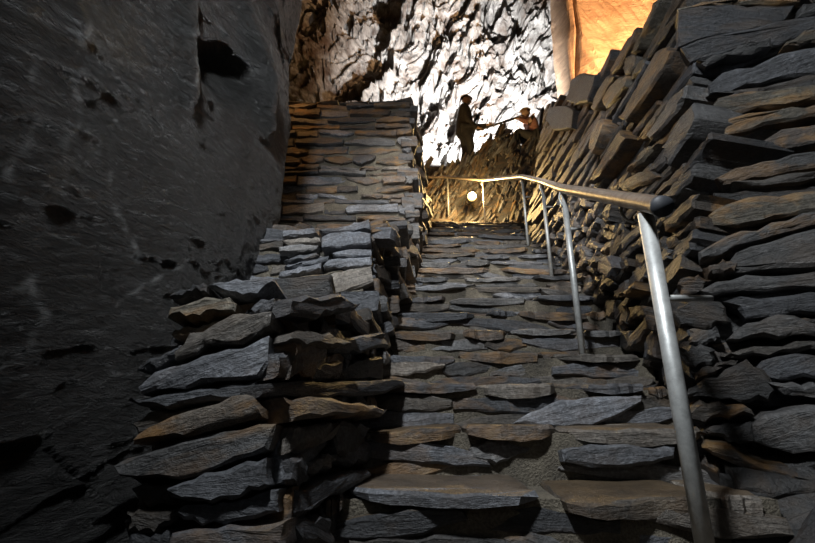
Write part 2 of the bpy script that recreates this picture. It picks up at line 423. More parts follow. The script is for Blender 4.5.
def left_wall(u, v):
    D = -1.6+u/0.2*2.6 if u < 0.2 else 1.0+(u-0.2)/0.8*2.35
    z = -1.35+v/0.12*0.8 if v < 0.12 else (-0.55+(v-0.12)/0.76*4.1 if v < 0.88 else 3.55+(v-0.88)/0.12*1.3)
    if D <= 3.05:
        x = lw_base(D, z)
        d = D; 
    else:
        x = lw_base(3.05, z)-(D-3.05)*4.5; d = 3.05+(D-3.05)*0.8
    P = Vector((x, d, z))
    q = Vector((d*0.9+z*0.5, z-d*0.3, x))
    o = 0.08*noise.noise(q*0.9+Vector((3, 1, 0))) + 0.020*facet(Vector((q.x*0.7, q.y, 0)), 1.6, 7.0) + 0.005*facet(Vector((q.x*0.6, q.y*1.4, 1)), 5) + 0.006*noise.ridged_multi_fractal(Vector((q.x*1.6, q.y*4, 0)), 0.9, 2.1, 4, 1.0, 2.0)
    o += 0.0025*facet(Vector((q.x*0.7, q.y*1.6, 3)), 14)
    for pl, amp, wid in LFEAT:
        if min(a[0] for a in pl)-0.4 < d < max(a[0] for a in pl)+0.4:
            dd = min(seg_dist(d, z, pl[i], pl[i+1]) for i in range(len(pl)-1))
            if dd < wid*4: o += amp*math.exp(-(dd/wid)**2)
    hd = math.hypot((d-hc[0])/0.22, (z-hc[1])/0.22)
    o -= 0.045*(1-sst(hd, 0.3, 1.1))
    o += 0.07*sst(z, hc[1]+0.10, hc[1]+0.32)*sst(d, 1.2, 2.1)*(1-sst(d, 2.3, 2.8))
    fade = 1 if D < 3.05 else 0.6
    P.x += o*fade
    return P
VEINS = []
for poly, wid in (([(74, 25), (68, 70), (66, 115), (58, 170)], 0.016), ([(80, 130), (96, 150), (104, 185), (120, 220), (143, 272)], 0.012), ([(189, 15), (190, 60), (194, 104), (204, 112)], 0.014),
                  ([(100, 95), (125, 130), (140, 160)], 0.007), ([(14, 290), (36, 278), (44, 310), (30, 345)], 0.014), ([(262, 20), (270, 60), (275, 95)], 0.012), ([(120, 300), (150, 280), (190, 262)], 0.007), ([(20, 60), (34, 110), (10, 180)], 0.012)):
    pl = [hit(x, y, g_lw) for x, y in poly]; VEINS.append(([(p.y, p.z) for p in pl if p], wid))
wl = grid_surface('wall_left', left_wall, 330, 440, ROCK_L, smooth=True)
at_ = wl.data.attributes.new('vein', 'FLOAT', 'POINT'); vals = []
for v in wl.data.vertices:                          # pale quartz streaks
    d, z = v.co.y/S, v.co.z/S-EYE; m = 0.0
    if 0.9 < d < 3.1:
        jx = 0.03*noise.noise(Vector((d*9, z*9, 0)))+0.012*noise.noise(Vector((d*31, z*31, 2)))
        for pl, wid in VEINS:
            dd = min(seg_dist(d+jx, z+jx, pl[i], pl[i+1]) for i in range(len(pl)-1))
            if dd < wid*4: m = max(m, math.exp(-(dd/wid)**2))
        m *= 0.75*clamp(0.25+1.3*noise.noise(Vector((d*22, z*12, 3))))
    vals.append(m)
at_.data.foreach_set('value', vals)
tag(wl, 'tall dark wet slate rock face beside the dry-stone wall', None, None, 'structure')

# ------------------------------------------------------------------ chamber beyond: back wall, roof, floor
def back_wall(u, v):
    X = -9+u*20; z = 2.0+v*15.5
    D = 13.4-0.022*(X-1.5)**2-0.045*max(0, z-9.5)**2
    if X < -1: D -= 0.28*(-1-X)
    q = Vector((X*0.8-z*0.6, z*0.8+X*0.6, 0))
    w_ = Vector((noise.noise(Vector((X, z, 1))*0.9), noise.noise(Vector((X, z, 5))*0.9), 0))*0.35
    a = Vector((q.x*1.0, q.y*0.5, 0))+w_
    o = 0.7*noise.noise(Vector((X*0.28, z*0.28, 4)))+0.34*facet(a, 0.7)+0.22*facet(a+Vector((5, 2, 1)), 1.9, 28)+0.16*facet(a+Vector((1, 7, 2)), 4.2, 28)+0.085*facet(a, 9, 20)
    return Vector((X, D-o, z))
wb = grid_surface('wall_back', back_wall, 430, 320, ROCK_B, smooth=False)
tag(wb, 'jagged floodlit rock wall at the back of the chamber', None, None, 'structure')
def orange_rock(u, v):
    # smooth cleaved buttress leaning out above the right-hand wall
    X = 4.55+u*6.0-0.35*(v-0.2)*(1-u); z = 9.3+v*6.5
    D = 11.0-0.10*(X-3.5)-0.22*(z-9)+0.0
    o = 0.05*noise.noise(Vector((X*1.3+z, (z-X)*0.35, 1)))*2+0.12*facet(Vector((X*0.9+z*0.2, z*0.35, 0)), 0.9)+0.025*facet(Vector((X+z*0.7, (z-X)*0.2, 0)), 5)
    edge = sst(u, 0.0, 0.05)
    crack = math.exp(-((X-5.0-0.03*math.sin(z*2))/0.035)**2)*0.18
    return Vector((X, D-o+crack+(1-edge)*0.5, z))
ob = grid_surface('rock_buttress', orange_rock, 140, 130, ROCK_O, parent=wb, smooth=False)
def roof(u, v):
    X = -7+u*16; D = -3+v*16
    z = 4.9+1.22*max(0, D)+0.0*X + 0.7*noise.noise(Vector((X*0.5, D*0.5, 2)))+0.3*facet(Vector((X, D, 0)), 1.1)
    return Vector((X, D, z))
rf = grid_surface('ceiling', roof, 80, 80, ROCK_C, smooth=False, flip=True); tag(rf, 'dark rock roof over the stairs', None, None, 'structure')
def ground(u, v):
    X = -4+u*9; D = -3+v*4.2
    return Vector((X, D, -EYE-0.005+0.012*noise.noise(Vector((X*6, D*6, 0)))))
fl = grid_surface('floor', ground, 50, 30, CORE, smooth=False); tag(fl, 'dark earthen floor at the foot of the stairs', None, None, 'structure')

# ------------------------------------------------------------------ right-hand wall
HW = 2.35
def xw(D, z): return XR(D)+0.04+0.23*max(0, z-zs(D))
def g_side(p): return (p.x-xw(p.y, p.z)) if p.y > 1.7 else -1
CX, CD, TH = 1.16, 1.92, math.radians(30)
FN = Vector((-math.sin(TH), -math.cos(TH), 0))       # outward normal of the corner face
def g_front(p):
    h = p.z+0.1
    return -((p.x-CX)*FN.x+(p.y-CD)*FN.y) - 0.17*max(-0.6, h)*1.0
def f_front(t, z):                                   # t along the face away from the corner
    k = 0.17*max(-0.6, z+0.1)
    return Vector((CX+t*math.cos(TH)-FN.x*k, CD-t*math.sin(TH)-FN.y*k, z))
def f_side(D, z): return Vector((xw(D, z), D, z))
def corner_t(z):                                     # where the two faces meet at height z
    a, b = -0.6, 1.2
    for _ in range(30):
        m = (a+b)/2; p = f_front(m, z)
        if p.x < xw(p.y, z): a = m
        else: b = m
    return (a+b)/2
def corner_D(z): return f_front(corner_t(z), z).y
wr_bm = bmesh.new()
def add_grid(bm, f, nu, nv):
    vv = [[bm.verts.new(W(f(i/nu, j/nv))) for j in range(nv+1)] for i in range(nu+1)]
    for i in range(nu):
        for j in range(nv): bm.faces.new((vv[i][j], vv[i+1][j], vv[i+1][j+1], vv[i][j+1]))
def core_side(u, v):
    D = 1.95+u*5.1; z = zs(D)-0.15+v*(HW+0.15-0.1)
    if u < 0.3: z = zs(D)-0.15+v*(3.2-zs(D))
    D = max(D, corner_D(z)+0.08)
    p = f_side(D, z); p.x += 0.10+0.04*noise.noise(p*4); return p
def core_top(u, v):
    D = 2.15+u*4.9; z = zs(D)+HW-0.1; p = f_side(D, z); p.x += 0.10+v*1.6; return p
def core_front(u, v):
    z = -1.3+v*4.4; t = corner_t(z)+0.06+u*2.4; p = f_front(t, z)-FN*(0.12+0.03*noise.noise(Vector((t, z, 0))*4)); return p
add_grid(wr_bm, core_side, 60, 24); add_grid(wr_bm, core_top, 40, 4); add_grid(wr_bm, core_front, 30, 40)
wr = finish('wall_right', wr_bm, CORE); tag(wr, 'tall dry-stone slate wall on the handrail side of the stairs', None, None, 'structure')

rnd = random.Random(11); TONE[0] = 0.58
FRONT = [  # outlines traced on the corner face
 ([(675,14),(700,8),(740,1),(800,-3),(802,2),(770,5),(730,8),(700,12),(678,16)], 'tan', .05),
 ([(676,17),(710,11),(760,7),(795,5),(790,18),(760,28),(720,36),(695,42),(677,49)], 'dark', .01),
 ([(800,8),(820,0),(820,18),(805,18),(795,20)], None, .02),
 ([(680,51),(712,38),(770,25),(820,17),(820,33),(795,37),(780,45),(750,44),(720,55),(700,60),(690,63)], 'dark', .02),
 ([(696,65),(720,58),(745,48),(766,44),(772,50),(750,57),(725,62),(705,69)], None, .07),
 ([(778,51),(800,38),(820,32),(820,46),(790,51)], 'tan', .06),
 ([(705,87),(720,76),(750,70),(775,57),(800,52),(820,48),(820,70),(795,78),(760,85),(730,92),(708,97)], None, .05),
 ([(704,99),(740,92),(790,80),(820,75),(820,92),(780,92),(740,98)], 'dark', .03),
 ([(712,109),(716,104),(730,100),(760,95),(780,93),(820,92),(820,102),(795,106),(755,112),(730,119),(714,121)], 'tan', .08),
 ([(721,133),(724,126),(745,122),(775,119),(800,114),(820,111),(820,122),(790,127),(760,132),(735,139),(722,142)], 'tan', .08),
 ([(706,165),(715,158),(735,152),(760,145),(780,137),(805,131),(820,128),(820,146),(795,152),(760,159),(730,165),(708,169)], 'brown', .06),
 ([(715,182),(735,172),(760,165),(790,159),(820,156),(820,170),(790,175),(750,180),(722,188)], None, .05),
 ([(730,189),(760,185),(790,180),(820,176),(820,184),(780,189),(745,193)], None, .06),
 ([(714,195),(750,190),(800,185),(820,183),(820,196),(790,200),(750,204),(730,208),(713,206)], 'dark', .02),
 ([(706,220),(712,213),(725,210),(745,204),(790,200),(820,196),(820,216),(785,220),(760,226),(735,230),(712,229)], 'tan', .08),
 ([(698,256),(712,246),(740,236),(770,229),(800,220),(820,217),(820,230),(790,234),(760,242),(735,250),(705,261),(699,263)], None, .06),
 ([(720,272),(735,255),(765,245),(790,236),(820,234),(820,268),(780,271),(740,274),(722,275)], 'pale', .05),
 ([(703,271),(722,262),(738,265),(735,275),(708,277)], 'brown', .05),
 ([(700,292),(715,283),(745,278),(780,276),(820,275),(820,290),(790,291),(740,291),(710,297)], None, .05),
 ([(723,304),(740,300),(790,296),(820,295),(820,314),(780,317),(745,320),(735,312)], None, .05),
 ([(725,340),(735,331),(755,321),(775,318),(790,318),(805,325),(820,333),(820,337),(790,338),(750,341)], 'pale', .06),
 ([(797,319),(820,315),(820,330),(805,324)], None, .02),
 ([(718,356),(740,350),(780,344),(820,341),(820,349),(780,354),(740,358)], None, .05),
 ([(748,380),(760,362),(780,356),(820,355),(820,378),(790,379),(765,381)], None, .04),
 ([(686,388),(705,380),(725,372),(745,362),(760,372),(775,390),(768,402),(740,402),(700,398),(686,397)], 'dark', .06),
 ([(684,412),(700,400),(725,402),(750,406),(751,413),(735,416),(705,419),(690,416)], 'rust', .08),
 ([(765,382),(790,383),(820,386),(820,400),(790,397),(775,392)], None, .05),
 ([(748,422),(760,411),(790,405),(820,403),(820,452),(790,450),(765,446),(752,440)], 'pale', .08),
 ([(700,431),(730,421),(750,420),(755,440),(740,446),(715,437)], 'dark', .03),
 ([(698,443),(705,438),(725,442),(760,456),(800,471),(820,481),(820,493),(780,476),(740,465),(710,453)], 'brown', .09),
 ([(720,459),(745,467),(770,479),(800,496),(820,506),(820,545),(790,522),(765,497),(740,487),(722,474)], 'dark', .05),
 ([(668,312),(690,300),(720,302),(730,322),(705,328),(680,326)], 'dark', .03), ([(690,330),(715,327),(722,338),(705,347),(690,343)], None, .02),
 ([(672,350),(700,345),(716,350),(712,364),(690,368)], None, .03), ([(690,372),(712,366),(738,360),(720,372),(696,379)], 'brown', .03),
 ([(676,282),(698,276),(712,281),(700,292),(682,296)], 'brown', .03)]
for poly, kind, pr in FRONT:
    ext = rnd.uniform(25, 90)
    poly = [(x+ext if x >= 820 else x, y-(ext*0.16*(417-y)/300 if x >= 820 else 0)) for x, y in poly]
    cy = sum(q[1] for q in poly)/len(poly)
    stone_px(poly, g_front, wr, nfix=(FN+Vector((0, 0, -0.42*sst(150-cy, 0, 90)+rnd.uniform(-.14, .06)))).normalized(), depth=0.34, proud=pr+rnd.uniform(-.01, .015), bevel=0.014, amp=0.012, cuts=2, tint=tint_of(kind))
SIDE = [
 ([(643,56),(655,32),(668,4),(676,-5),(672,6),(660,30),(648,52)], 'tan', .10), ([(618,72),(632,48),(645,28),(648,30),(640,48),(628,68),(620,76)], 'brown', .08),
 ([(631,58),(645,53),(643,66),(635,78),(630,72)], None, .06), ([(645,62),(652,58),(648,70),(636,82),(640,70)], 'tan', .05),
 ([(632,120),(645,98),(660,72),(672,52),(684,48),(690,52),(680,70),(665,92),(650,112),(640,125)], 'brown', .10),
 ([(607,102),(615,88),(625,78),(636,76),(632,88),(622,100),(612,110)], 'tan', .06), ([(598,110),(605,92),(616,76),(622,78),(612,95),(603,112)], None, .08),
 ([(577,103),(580,82),(590,75),(605,76),(603,88),(597,104),(585,107)], 'dark', .12), ([(550,120),(556,108),(575,107),(582,112),(580,130),(560,132)], 'dark', .1),
 ([(658,138),(672,118),(690,95),(700,88),(700,100),(690,115),(675,132),(662,143)], 'pale', .08), ([(645,142),(655,128),(668,110),(676,100),(680,104),(668,122),(655,140)], 'brown', .07),
 ([(598,185),(610,165),(628,138),(634,132),(640,140),(625,160),(610,178)], 'brown', .10), ([(599,150),(604,132),(612,120),(617,124),(612,140),(604,156)], 'brown', .11),
 ([(640,165),(655,150),(668,145),(662,152),(650,165),(636,174)], 'tan', .07), ([(658,170),(672,155),(690,130),(700,118),(702,130),(690,150),(675,165),(662,176)], None, .06),
 ([(622,185),(640,175),(660,168),(670,178),(650,186),(630,192)], None, .05), ([(668,200),(680,188),(695,172),(705,165),(702,178),(688,195),(672,205)], None, .05),
 ([(676,150),(695,118),(710,104),(714,121),(700,145),(682,168)], None, .08), ([(688,172),(705,152),(720,135),(721,140),(705,165),(690,182)], 'dark', .05),
 ([(675,225),(690,212),(706,197),(713,196),(708,210),(690,226),(678,234)], 'rust', .07), ([(676,240),(695,228),(708,218),(706,228),(690,240),(676,252)], 'brown', .05),
 ([(676,257),(690,243),(704,231),(706,240),(698,256),(685,260)], None, .05),
 ([(612,262),(622,256),(630,270),(622,280),(610,274)], 'pale', .1), ([(632,298),(645,290),(652,284),(650,292),(640,300)], 'rust', .1),
 ([(598,262),(608,258),(612,264),(602,270)], 'tan', .1)]
for poly, kind, pr in SIDE:
    stone_px(poly, g_side, wr, depth=0.32, proud=pr, bevel=0.014, amp=0.012, cuts=2, tint=tint_of(kind))
# courses that fill both faces between the big slabs
z = -1.05
while z < 2.95:
    th = rnd.uniform(0.07, 0.13); t = corner_t(z)+0.01
    while t < 1.25:
        L = rnd.uniform(0.25, 0.6)
        stone(quad_rag(f_front, t, t+L, z, z+th*0.93, rnd), FN, wr, depth=0.25, proud=rnd.uniform(-0.09, -0.05), amp=0.009, cuts=1, tint=tint_of(rnd.choice((None, 'dark', 'dark'))))  # mostly dark tints: shade of the gaps between slabs put into the colour
        t += L+0.01
    z += th
far = []
z = -0.45
while z < 6.6:
    near = z < 2.6
    th = rnd.uniform(0.07, 0.14)*(1.0 if near else 1.5)
    D0 = max(corner_D(z)+0.03, (z+EYE-HW)/0.6 if z > 2.9 else 0); D1 = min(6.75, (z+EYE)/0.6+0.05); D = D0
    while D < D1:
        low = z-zs(D) < 0.95 and D < 5
        L = rnd.uniform(0.12, 0.3) if low else min(rnd.uniform(0.28, 0.7)*(1+0.12*D), max(0.25, D1-D+0.1))
        th2 = th*(rnd.uniform(0.8, 1.5) if low else 1)
        c = f_side(D+L/2, z+th2/2); n = grad(lambda p: p.x-xw(p.y, p.z), c)
        tilt = rnd.uniform(-0.5, 0.5) if low else rnd.gauss(0, .06)
        def ft(a, b, D=D, L=L, z=z, th=th2, tl=tilt):
            da, db = a-(D+L/2), b-(z+th/2); ca, sa = math.cos(tl), math.sin(tl)
            return f_side(D+L/2+da*ca-db*sa, z+th/2+da*sa+db*ca)
        o = stone(quad_rag(ft, D, D+L, z, z+th2*0.95, rnd, 0.25), n, wr, depth=0.22, proud=rnd.uniform(-0.04, 0.05), amp=0.010, cuts=1,
                  tint=tint_of(rnd.choice(('dark', 'dark', None)) if low else rnd.choice((None, None, 'dark', 'brown'))))
        if D+L/2 > 3.42: far.append(o)
        D += L*rnd.uniform(0.9, 1.05)
    z += th
join_stuff(far, 'far_stones', wr)
# bank of earth and slabs between the bottom steps and the corner of the wall
def f_bank(X, D): return Vector((X, D, zs(D)-0.20+0.22*(X-XR(D))+0.02*noise.noise(Vector((X*5, D*5, 0)))))
def bank(u, v):
    D = 0.25+u*2.35; X = XR(D)-0.08+v*1.4; return f_bank(X, D)
bk = grid_surface('rubble_bank', bank, 30, 20, CORE, parent=wr, smooth=False)
for i in range(44):
    D = rnd.uniform(0.8, 1.95); X = XR(D)+rnd.uniform(0.04, 0.6); L = rnd.uniform(.16, .42); w_ = rnd.uniform(.08, .17)
    a = rnd.gauss(-0.45, 0.35)
    def fb(a_, b_, X=X, D=D, a=a): return f_bank(X+a_*math.cos(a)-b_*math.sin(a), D+a_*math.sin(a)+b_*math.cos(a))+Vector((0, 0, 0.05))
    stone(quad_rag(fb, -L/2, L/2, -w_/2, w_/2, rnd), Vector((-0.35+rnd.uniform(-.3, .3), -0.6+rnd.uniform(-.3, .3), 0.7)), wr, depth=0.10, proud=rnd.uniform(0.02, 0.07),
          tint=tint_of(rnd.choice((None, 'dark', 'brown'))), strata='n', cuts=1)

# ------------------------------------------------------------------ stepped dry-stone wall left of the stairs
TONE[0] = 1.0
dw = empty('dry_stone_wall', W((-0.5, 1.3, -EYE)))
bpy.context.view_layer.update()
tag(dw, 'stepped dry-stone slate wall rising in three tiers beside the left rock face', 'wall')
def batt(D): return 0.12+(0.03-0.12)*sst(D, 3.0, 4.4)
def xl(D, z): return XL(D)-0.04-batt(D)*max(0, z-zs(D))
def g_ls(p): return xl(p.y, p.z)-p.x
def fl_side(D, z): return Vector((xl(D, z), D, z))
TIERS = [dict(D=1.25, xl=-0.72, top=(0.30, 0.55), D1=2.62, b=0.10), dict(D=2.60, xl=-0.98, top=(1.12, 1.88), D1=4.65, b=0.06), dict(D=4.60, xl=-1.75, top=(3.72, 3.95), D1=9.3, b=0.03)]
for T in TIERS:
    T['f'] = (lambda T: lambda X, z: Vector((X, T['D']+T['b']*(z-zs(T['D'])), z)))(T)
    T['g'] = (lambda T: lambda p: p.y-(T['D']+T['b']*(p.z-zs(T['D']))))(T)
core = bmesh.new()
for T in TIERS:
    def cf(u, v, T=T):
        zb = -1.25 if T['D'] < 2 else zs(T['D'])-0.5
        z = zb+v*(T['top'][0]-0.05-zb); e_ = 0.0 if T['D'] < 2 else 0.3; X = T['xl']-e_+u*(xl(T['D'], z)-0.06-T['xl']+e_); p = T['f'](X, z); p.y += (0.025 if T['D'] > 4 else 0.07)+0.02*noise.noise(p*6); return p
    def cs(u, v, T=T):
        D = T['D']+0.07+u*(T['D1']-T['D']-0.05); zt = T['top'][0]+(T['top'][1]-T['top'][0])*u-0.05; zb = zs(D)-0.2
        z = zb+v*(zt-zb); p = fl_side(D+T['b']*(z-zs(T['D']))*(1-u), z); p.x -= 0.06+0.02*noise.noise(p*6); return p
    def ct(u, v, T=T):
        D = T['D']+0.1+u*(T['D1']-T['D']); z = T['top'][0]+(T['top'][1]-T['top'][0])*u-0.05; x1 = xl(D, z)-0.05
        e_ = 0.0 if T['D'] < 2 else 0.3; return Vector((T['xl']-e_+v*(x1-T['xl']+e_), D, z))
    add_grid(core, cf, 16, 24); add_grid(core, cs, 24, 20); add_grid(core, ct, 10, 6)
co = finish('mortar_core', core, MORTAR); co.parent = dw; co.matrix_parent_inverse = dw.matrix_world.inverted()

T1 = [([(176,302),(182,296),(205,289),(213,290),(212,297),(195,301),(180,305)], 'dark', .05), ([(214,290),(222,284),(240,283),(278,281),(279,287),(262,300),(240,300),(225,296)], 'pale', .04),
 ([(173,323),(180,314),(205,305),(235,303),(243,310),(241,317),(215,321),(195,324)], 'tan', .06), ([(246,317),(253,310),(262,301),(276,301),(276,315),(262,318)], 'pale', .03),
 ([(173,336),(176,329),(195,328),(220,322),(221,331),(197,338),(176,341)], 'tan', .02),
 ([(184,357),(200,340),(222,331),(240,320),(277,319),(277,331),(262,339),(249,349),(215,352),(197,364),(185,367)], 'pale', .07),
 ([(148,390),(163,374),(195,366),(222,356),(249,351),(265,342),(275,340),(274,368),(264,380),(225,386),(180,393),(152,396)], 'pale', .06),
 ([(141,372),(150,363),(180,349),(190,345),(184,355),(170,365),(150,373)], None, .03),
 ([(138,402),(160,397),(200,391),(262,383),(263,395),(240,402),(205,404),(175,411),(150,406)], None, .05),
 ([(136,424),(150,412),(175,412),(205,407),(228,405),(205,414),(160,430),(140,438)], 'dark', .02),
 ([(146,448),(150,435),(185,420),(215,408),(255,397),(263,398),(273,410),(270,419),(240,427),(200,438),(165,446)], 'rust', .08),
 ([(125,466),(140,458),(175,447),(215,438),(250,430),(282,426),(279,440),(276,453),(245,462),(210,476),(190,481),(170,479),(135,474)], None, .07),
 ([(181,488),(195,480),(225,470),(255,462),(275,457),(277,485),(250,494),(222,502),(205,498),(184,494)], None, .075),
 ([(135,489),(150,483),(175,483),(186,493),(190,501),(165,505),(140,508)], 'dark', .02),
 ([(183,511),(190,504),(215,504),(255,496),(284,488),(285,512),(262,519),(220,522),(190,521)], None, .05),
 ([(178,545),(182,531),(200,524),(260,522),(290,520),(292,548),(180,552)], None, .06),
 ([(133,511),(165,508),(180,508),(178,520),(160,532),(135,529)], 'dark', .03), ([(130,548),(135,532),(160,534),(176,529),(175,550),(140,554)], 'dark', .03)]
for poly, kind, pr in T1:
    stone_px(poly, TIERS[0]['g'], dw, depth=0.30, proud=pr, bevel=0.010, amp=0.008, cuts=2, tint=tint_of(kind))
TONE[0] = 1.3
T2 = [([(283,232),(315,229),(318,235),(300,238),(284,239)], 'pale', .03), ([(282,241),(300,239),(320,238),(322,243),(290,246)], 'pale', .02),
 ([(320,233),(345,229),(370,222),(371,233),(345,235),(323,236)], 'pale', .05), ([(322,241),(330,236),(360,235),(372,237),(372,247),(345,251),(323,252)], 'pale', .06),
 ([(280,249),(300,246),(319,247),(318,251),(300,254),(280,255)], 'pale', .04), ([(283,262),(300,256),(317,253),(320,257),(305,261),(286,263)], None, .02),
 ([(333,256),(350,252),(372,252),(372,259),(350,260),(335,259)], 'pale', .05), ([(285,269),(300,263),(330,257),(328,262),(300,268)], None, .03),
 ([(324,268),(330,263),(350,261),(372,260),(372,268),(350,270),(326,271)], 'pale', .06), ([(280,274),(300,269),(322,265),(322,271),(300,276),(280,279)], 'pale', .04),
 ([(303,291),(320,282),(345,274),(372,270),(374,285),(360,291),(340,298),(320,301)], 'pale', .07), ([(282,282),(320,275),(343,272),(320,280),(300,289),(284,292)], 'tan', .03),
 ([(336,302),(350,294),(364,291),(366,309),(350,315),(337,309)], 'tan', .06), ([(318,330),(330,318),(345,312),(366,311),(374,325),(362,333),(340,336),(322,343)], None, .08)]
for poly, kind, pr in T2:
    stone_px(poly, TIERS[1]['g'], dw, depth=0.26, proud=pr, bevel=0.010, amp=0.006, cuts=1, tint=tint_of(kind))
TONE[0] = 1.0
TS = [([(277,302),(292,299),(318,301),(335,310),(330,316),(300,322),(277,317)], 'dark', .08), ([(277,335),(285,331),(310,338),(327,348),(320,352),(290,350),(277,342)], 'dark', .07),
 ([(322,346),(345,338),(365,335),(368,350),(350,354),(325,353)], None, .06), ([(266,385),(300,382),(340,382),(372,385),(375,392),(355,399),(300,399),(266,396)], 'dark', .07),
 ([(295,366),(330,363),(335,381),(300,382)], None, .03), ([(337,362),(372,358),(373,383),(338,381)], 'dark', .02), ([(272,353),(290,353),(296,372),(272,380)], None, .03),
 ([(272,400),(300,401),(340,409),(355,415),(350,420),(300,421),(278,423),(274,410)], 'brown', .09), ([(283,427),(310,424),(325,425),(322,437),(308,447),(280,454)], None, .05),
 ([(280,457),(292,456),(296,484),(280,486)], 'dark', .04), ([(298,468),(320,453),(325,460),(318,470),(297,478)], None, .04), ([(325,455),(350,443),(365,448),(362,460),(340,468),(326,465)], None, .05),
 ([(290,491),(330,474),(345,470),(346,480),(325,495),(292,517),(285,515)], None, .06), ([(330,432),(350,424),(358,430),(352,440),(333,446)], None, .04),
 ([(287,521),(308,516),(316,521),(318,545),(294,547)], 'dark', .04), ([(318,505),(330,500),(332,530),(320,536)], None, .03)]
for poly, kind, pr in TS:
    stone_px(poly, g_ls, dw, nfix=Vector((0.9, -0.35, 0.12)), depth=0.22, proud=pr, bevel=0.012, amp=0.010, cuts=1, tint=tint_of(kind))
rnd = random.Random(23)
def fill_front(T, z0, z1, tha, La, tint, pr=(-0.05, -0.01), x0=None):
    z = z0
    while z < z1:
        th = rnd.uniform(*tha); xe = xl(T['D'], z)-0.02; X = (x0 or T['xl'])-rnd.uniform(0, .04 if T['D'] < 2 else .15)
        if z+th > z1: th = max(0.03, z1-z)
        while X < xe-0.04:
            L = min(rnd.uniform(*La), xe-X+rnd.uniform(-.01, .02))
            if xe-(X+L) < 0.07: L = xe-X+rnd.uniform(-.01, .02)
            tl = rnd.gauss(0, .045)
            def ft(a, b, X=X, L=L, z=z, tl=tl): return T['f'](a, b+(a-X-L/2)*tl)
            stone((lens_rag if rnd.random() < 0.5 else quad_rag)(ft, X, X+L, z, z+th*rnd.uniform(0.86, 1.0), rnd), Vector((rnd.gauss(0, .08), -1, rnd.gauss(0.03, .08))), dw, depth=0.22, proud=rnd.uniform(*pr), amp=0.008, bevel=0.012, cuts=1, tint=tint_of(rnd.choice(tint)))
            X += L+0.012
        z += th
fill_front(TIERS[0], -1.15, 0.26, (0.07, 0.12), (0.2, 0.4), ('dark', None), (-0.06, -0.03))
fill_front(TIERS[1], 0.30, 1.08, (0.06, 0.09), (0.18, 0.4), ('pale', None))
fill_front(TIERS[2], 1.55, 3.74, (0.06, 0.15), (0.2, 0.62), (None, 'brown', 'brown', 'rust', 'dark', 'pale'), (-0.02, 0.045))
def fill_side(T, tha, La, keep=True):
    out = []; z = zs(T['D'])-0.15; zt = max(T['top'])
    while z < zt:
        th = rnd.uniform(*tha); D = T['D']+T['b']*(z-zs(T['D']))+0.0; De = min(T['D1'], (z+EYE)/0.6+0.12)
        t0, t1 = T['top']
        if z > t0 and t1 > t0: D = max(D, T['D']+(T['D1']-T['D'])*(z-t0)/(t1-t0))
        while D < De-0.05:
            L = min(rnd.uniform(*La), De-D+0.05); tl = rnd.gauss(0, .14)
            def ft(a, b, D=D, L=L, tl=tl): return fl_side(a, b+(a-D-L/2)*tl)
            out.append(stone(quad_rag(ft, D, D+L, z, z+th*0.92, rnd, 0.25), Vector((1, rnd.gauss(-.1, .15), rnd.gauss(.1, .1))), dw, depth=0.2, proud=rnd.uniform(-0.03, 0.05), amp=0.010,
                             cuts=1 if D < 3.2 else 0, tint=tint_of(rnd.choice((None, 'dark', 'brown')))))
            D += L+0.01
        z += th
    return out
fill_side(TIERS[0], (0.09, 0.15), (0.15, 0.38)); fill_side(TIERS[1], (0.09, 0.16), (0.2, 0.5))
join_stuff(fill_side(TIERS[2], (0.10, 0.17), (0.25, 0.6)), 'far_stones', dw)
for T in TIERS:                                       # cap stones lying loose along the top edges
    n = {0: 3, 1: 5, 2: 8}[TIERS.index(T)]
    for i in range(n):
        u = rnd.uniform(0.0, 0.25 if T['D'] > 4 else 0.8); D = T['D']+(0.18 if T['D'] > 2 else 0.35)+u*(T['D1']-T['D']-(0.3 if T['D'] > 2 else 0.7)); z = T['top'][0]+(T['top'][1]-T['top'][0])*u
        x1 = xl(D, z); X = rnd.uniform(T['xl']+0.1, x1-0.12); L = rnd.uniform(.25, .5); w_ = rnd.uniform(.15, .3); a = rnd.uniform(-.6, .6)
        def fc(a_, b_): return Vector((X+a_*math.cos(a)-b_*math.sin(a), D+a_*math.sin(a)+b_*math.cos(a), z+0.02*i/ n+0.02))
        stone(quad_rag(fc, -L/2, L/2, -w_/2, w_/2, rnd), Vector((rnd.gauss(0, .1), rnd.gauss(-.05, .08), 1)), dw, depth=0.05, proud=0.03, strata='n', tint=tint_of(rnd.choice((None, 'pale', 'brown'))), cuts=1)

# ------------------------------------------------------------------ staircase
st = empty('stone_staircase', W((0.35, 0.6, -EYE))); bpy.context.view_layer.update()
tag(st, 'steep staircase of rough slate slabs and mortar climbing between the dry-stone walls', 'staircase')
bm = bmesh.new(); prev = None
for k in range(1, NSTEP+1):                           # mortar body, one block per step
    D0 = k*GOING+0.022; D1 = D0+GOING+0.01; z1 = k*RISE-EYE-0.022; z0 = z1-0.62
    n = 14
    for i in range(n):
        xa = XL(D0)-0.12+(XR(D0)-XL(D0)+0.24)*i/n; xb = XL(D0)-0.12+(XR(D0)-XL(D0)+0.24)*(i+1)/n
        def jt(x, y, zz): return bm.verts.new(W((x, y+0.02*noise.noise(Vector((x*5, y*3, zz*7))), zz+0.012*noise.noise(Vector((x*6, y*6, 9))))))
        a, b, c, d, e, f = jt(xa, D0, z0), jt(xb, D0, z0), jt(xb, D0, z1), jt(xa, D0, z1), jt(xb, D1+.1, z1), jt(xa, D1+.1, z1)
        bm.faces.new((a, b, c, d)); bm.faces.new((d, c, e, f))
bmesh.ops.remove_doubles(bm, verts=bm.verts[:], dist=0.0005)
o = finish('mortar_bed', bm, MORTAR); o.parent = st; o.matrix_parent_inverse = st.matrix_world.inverted()
rnd = random.Random(5)
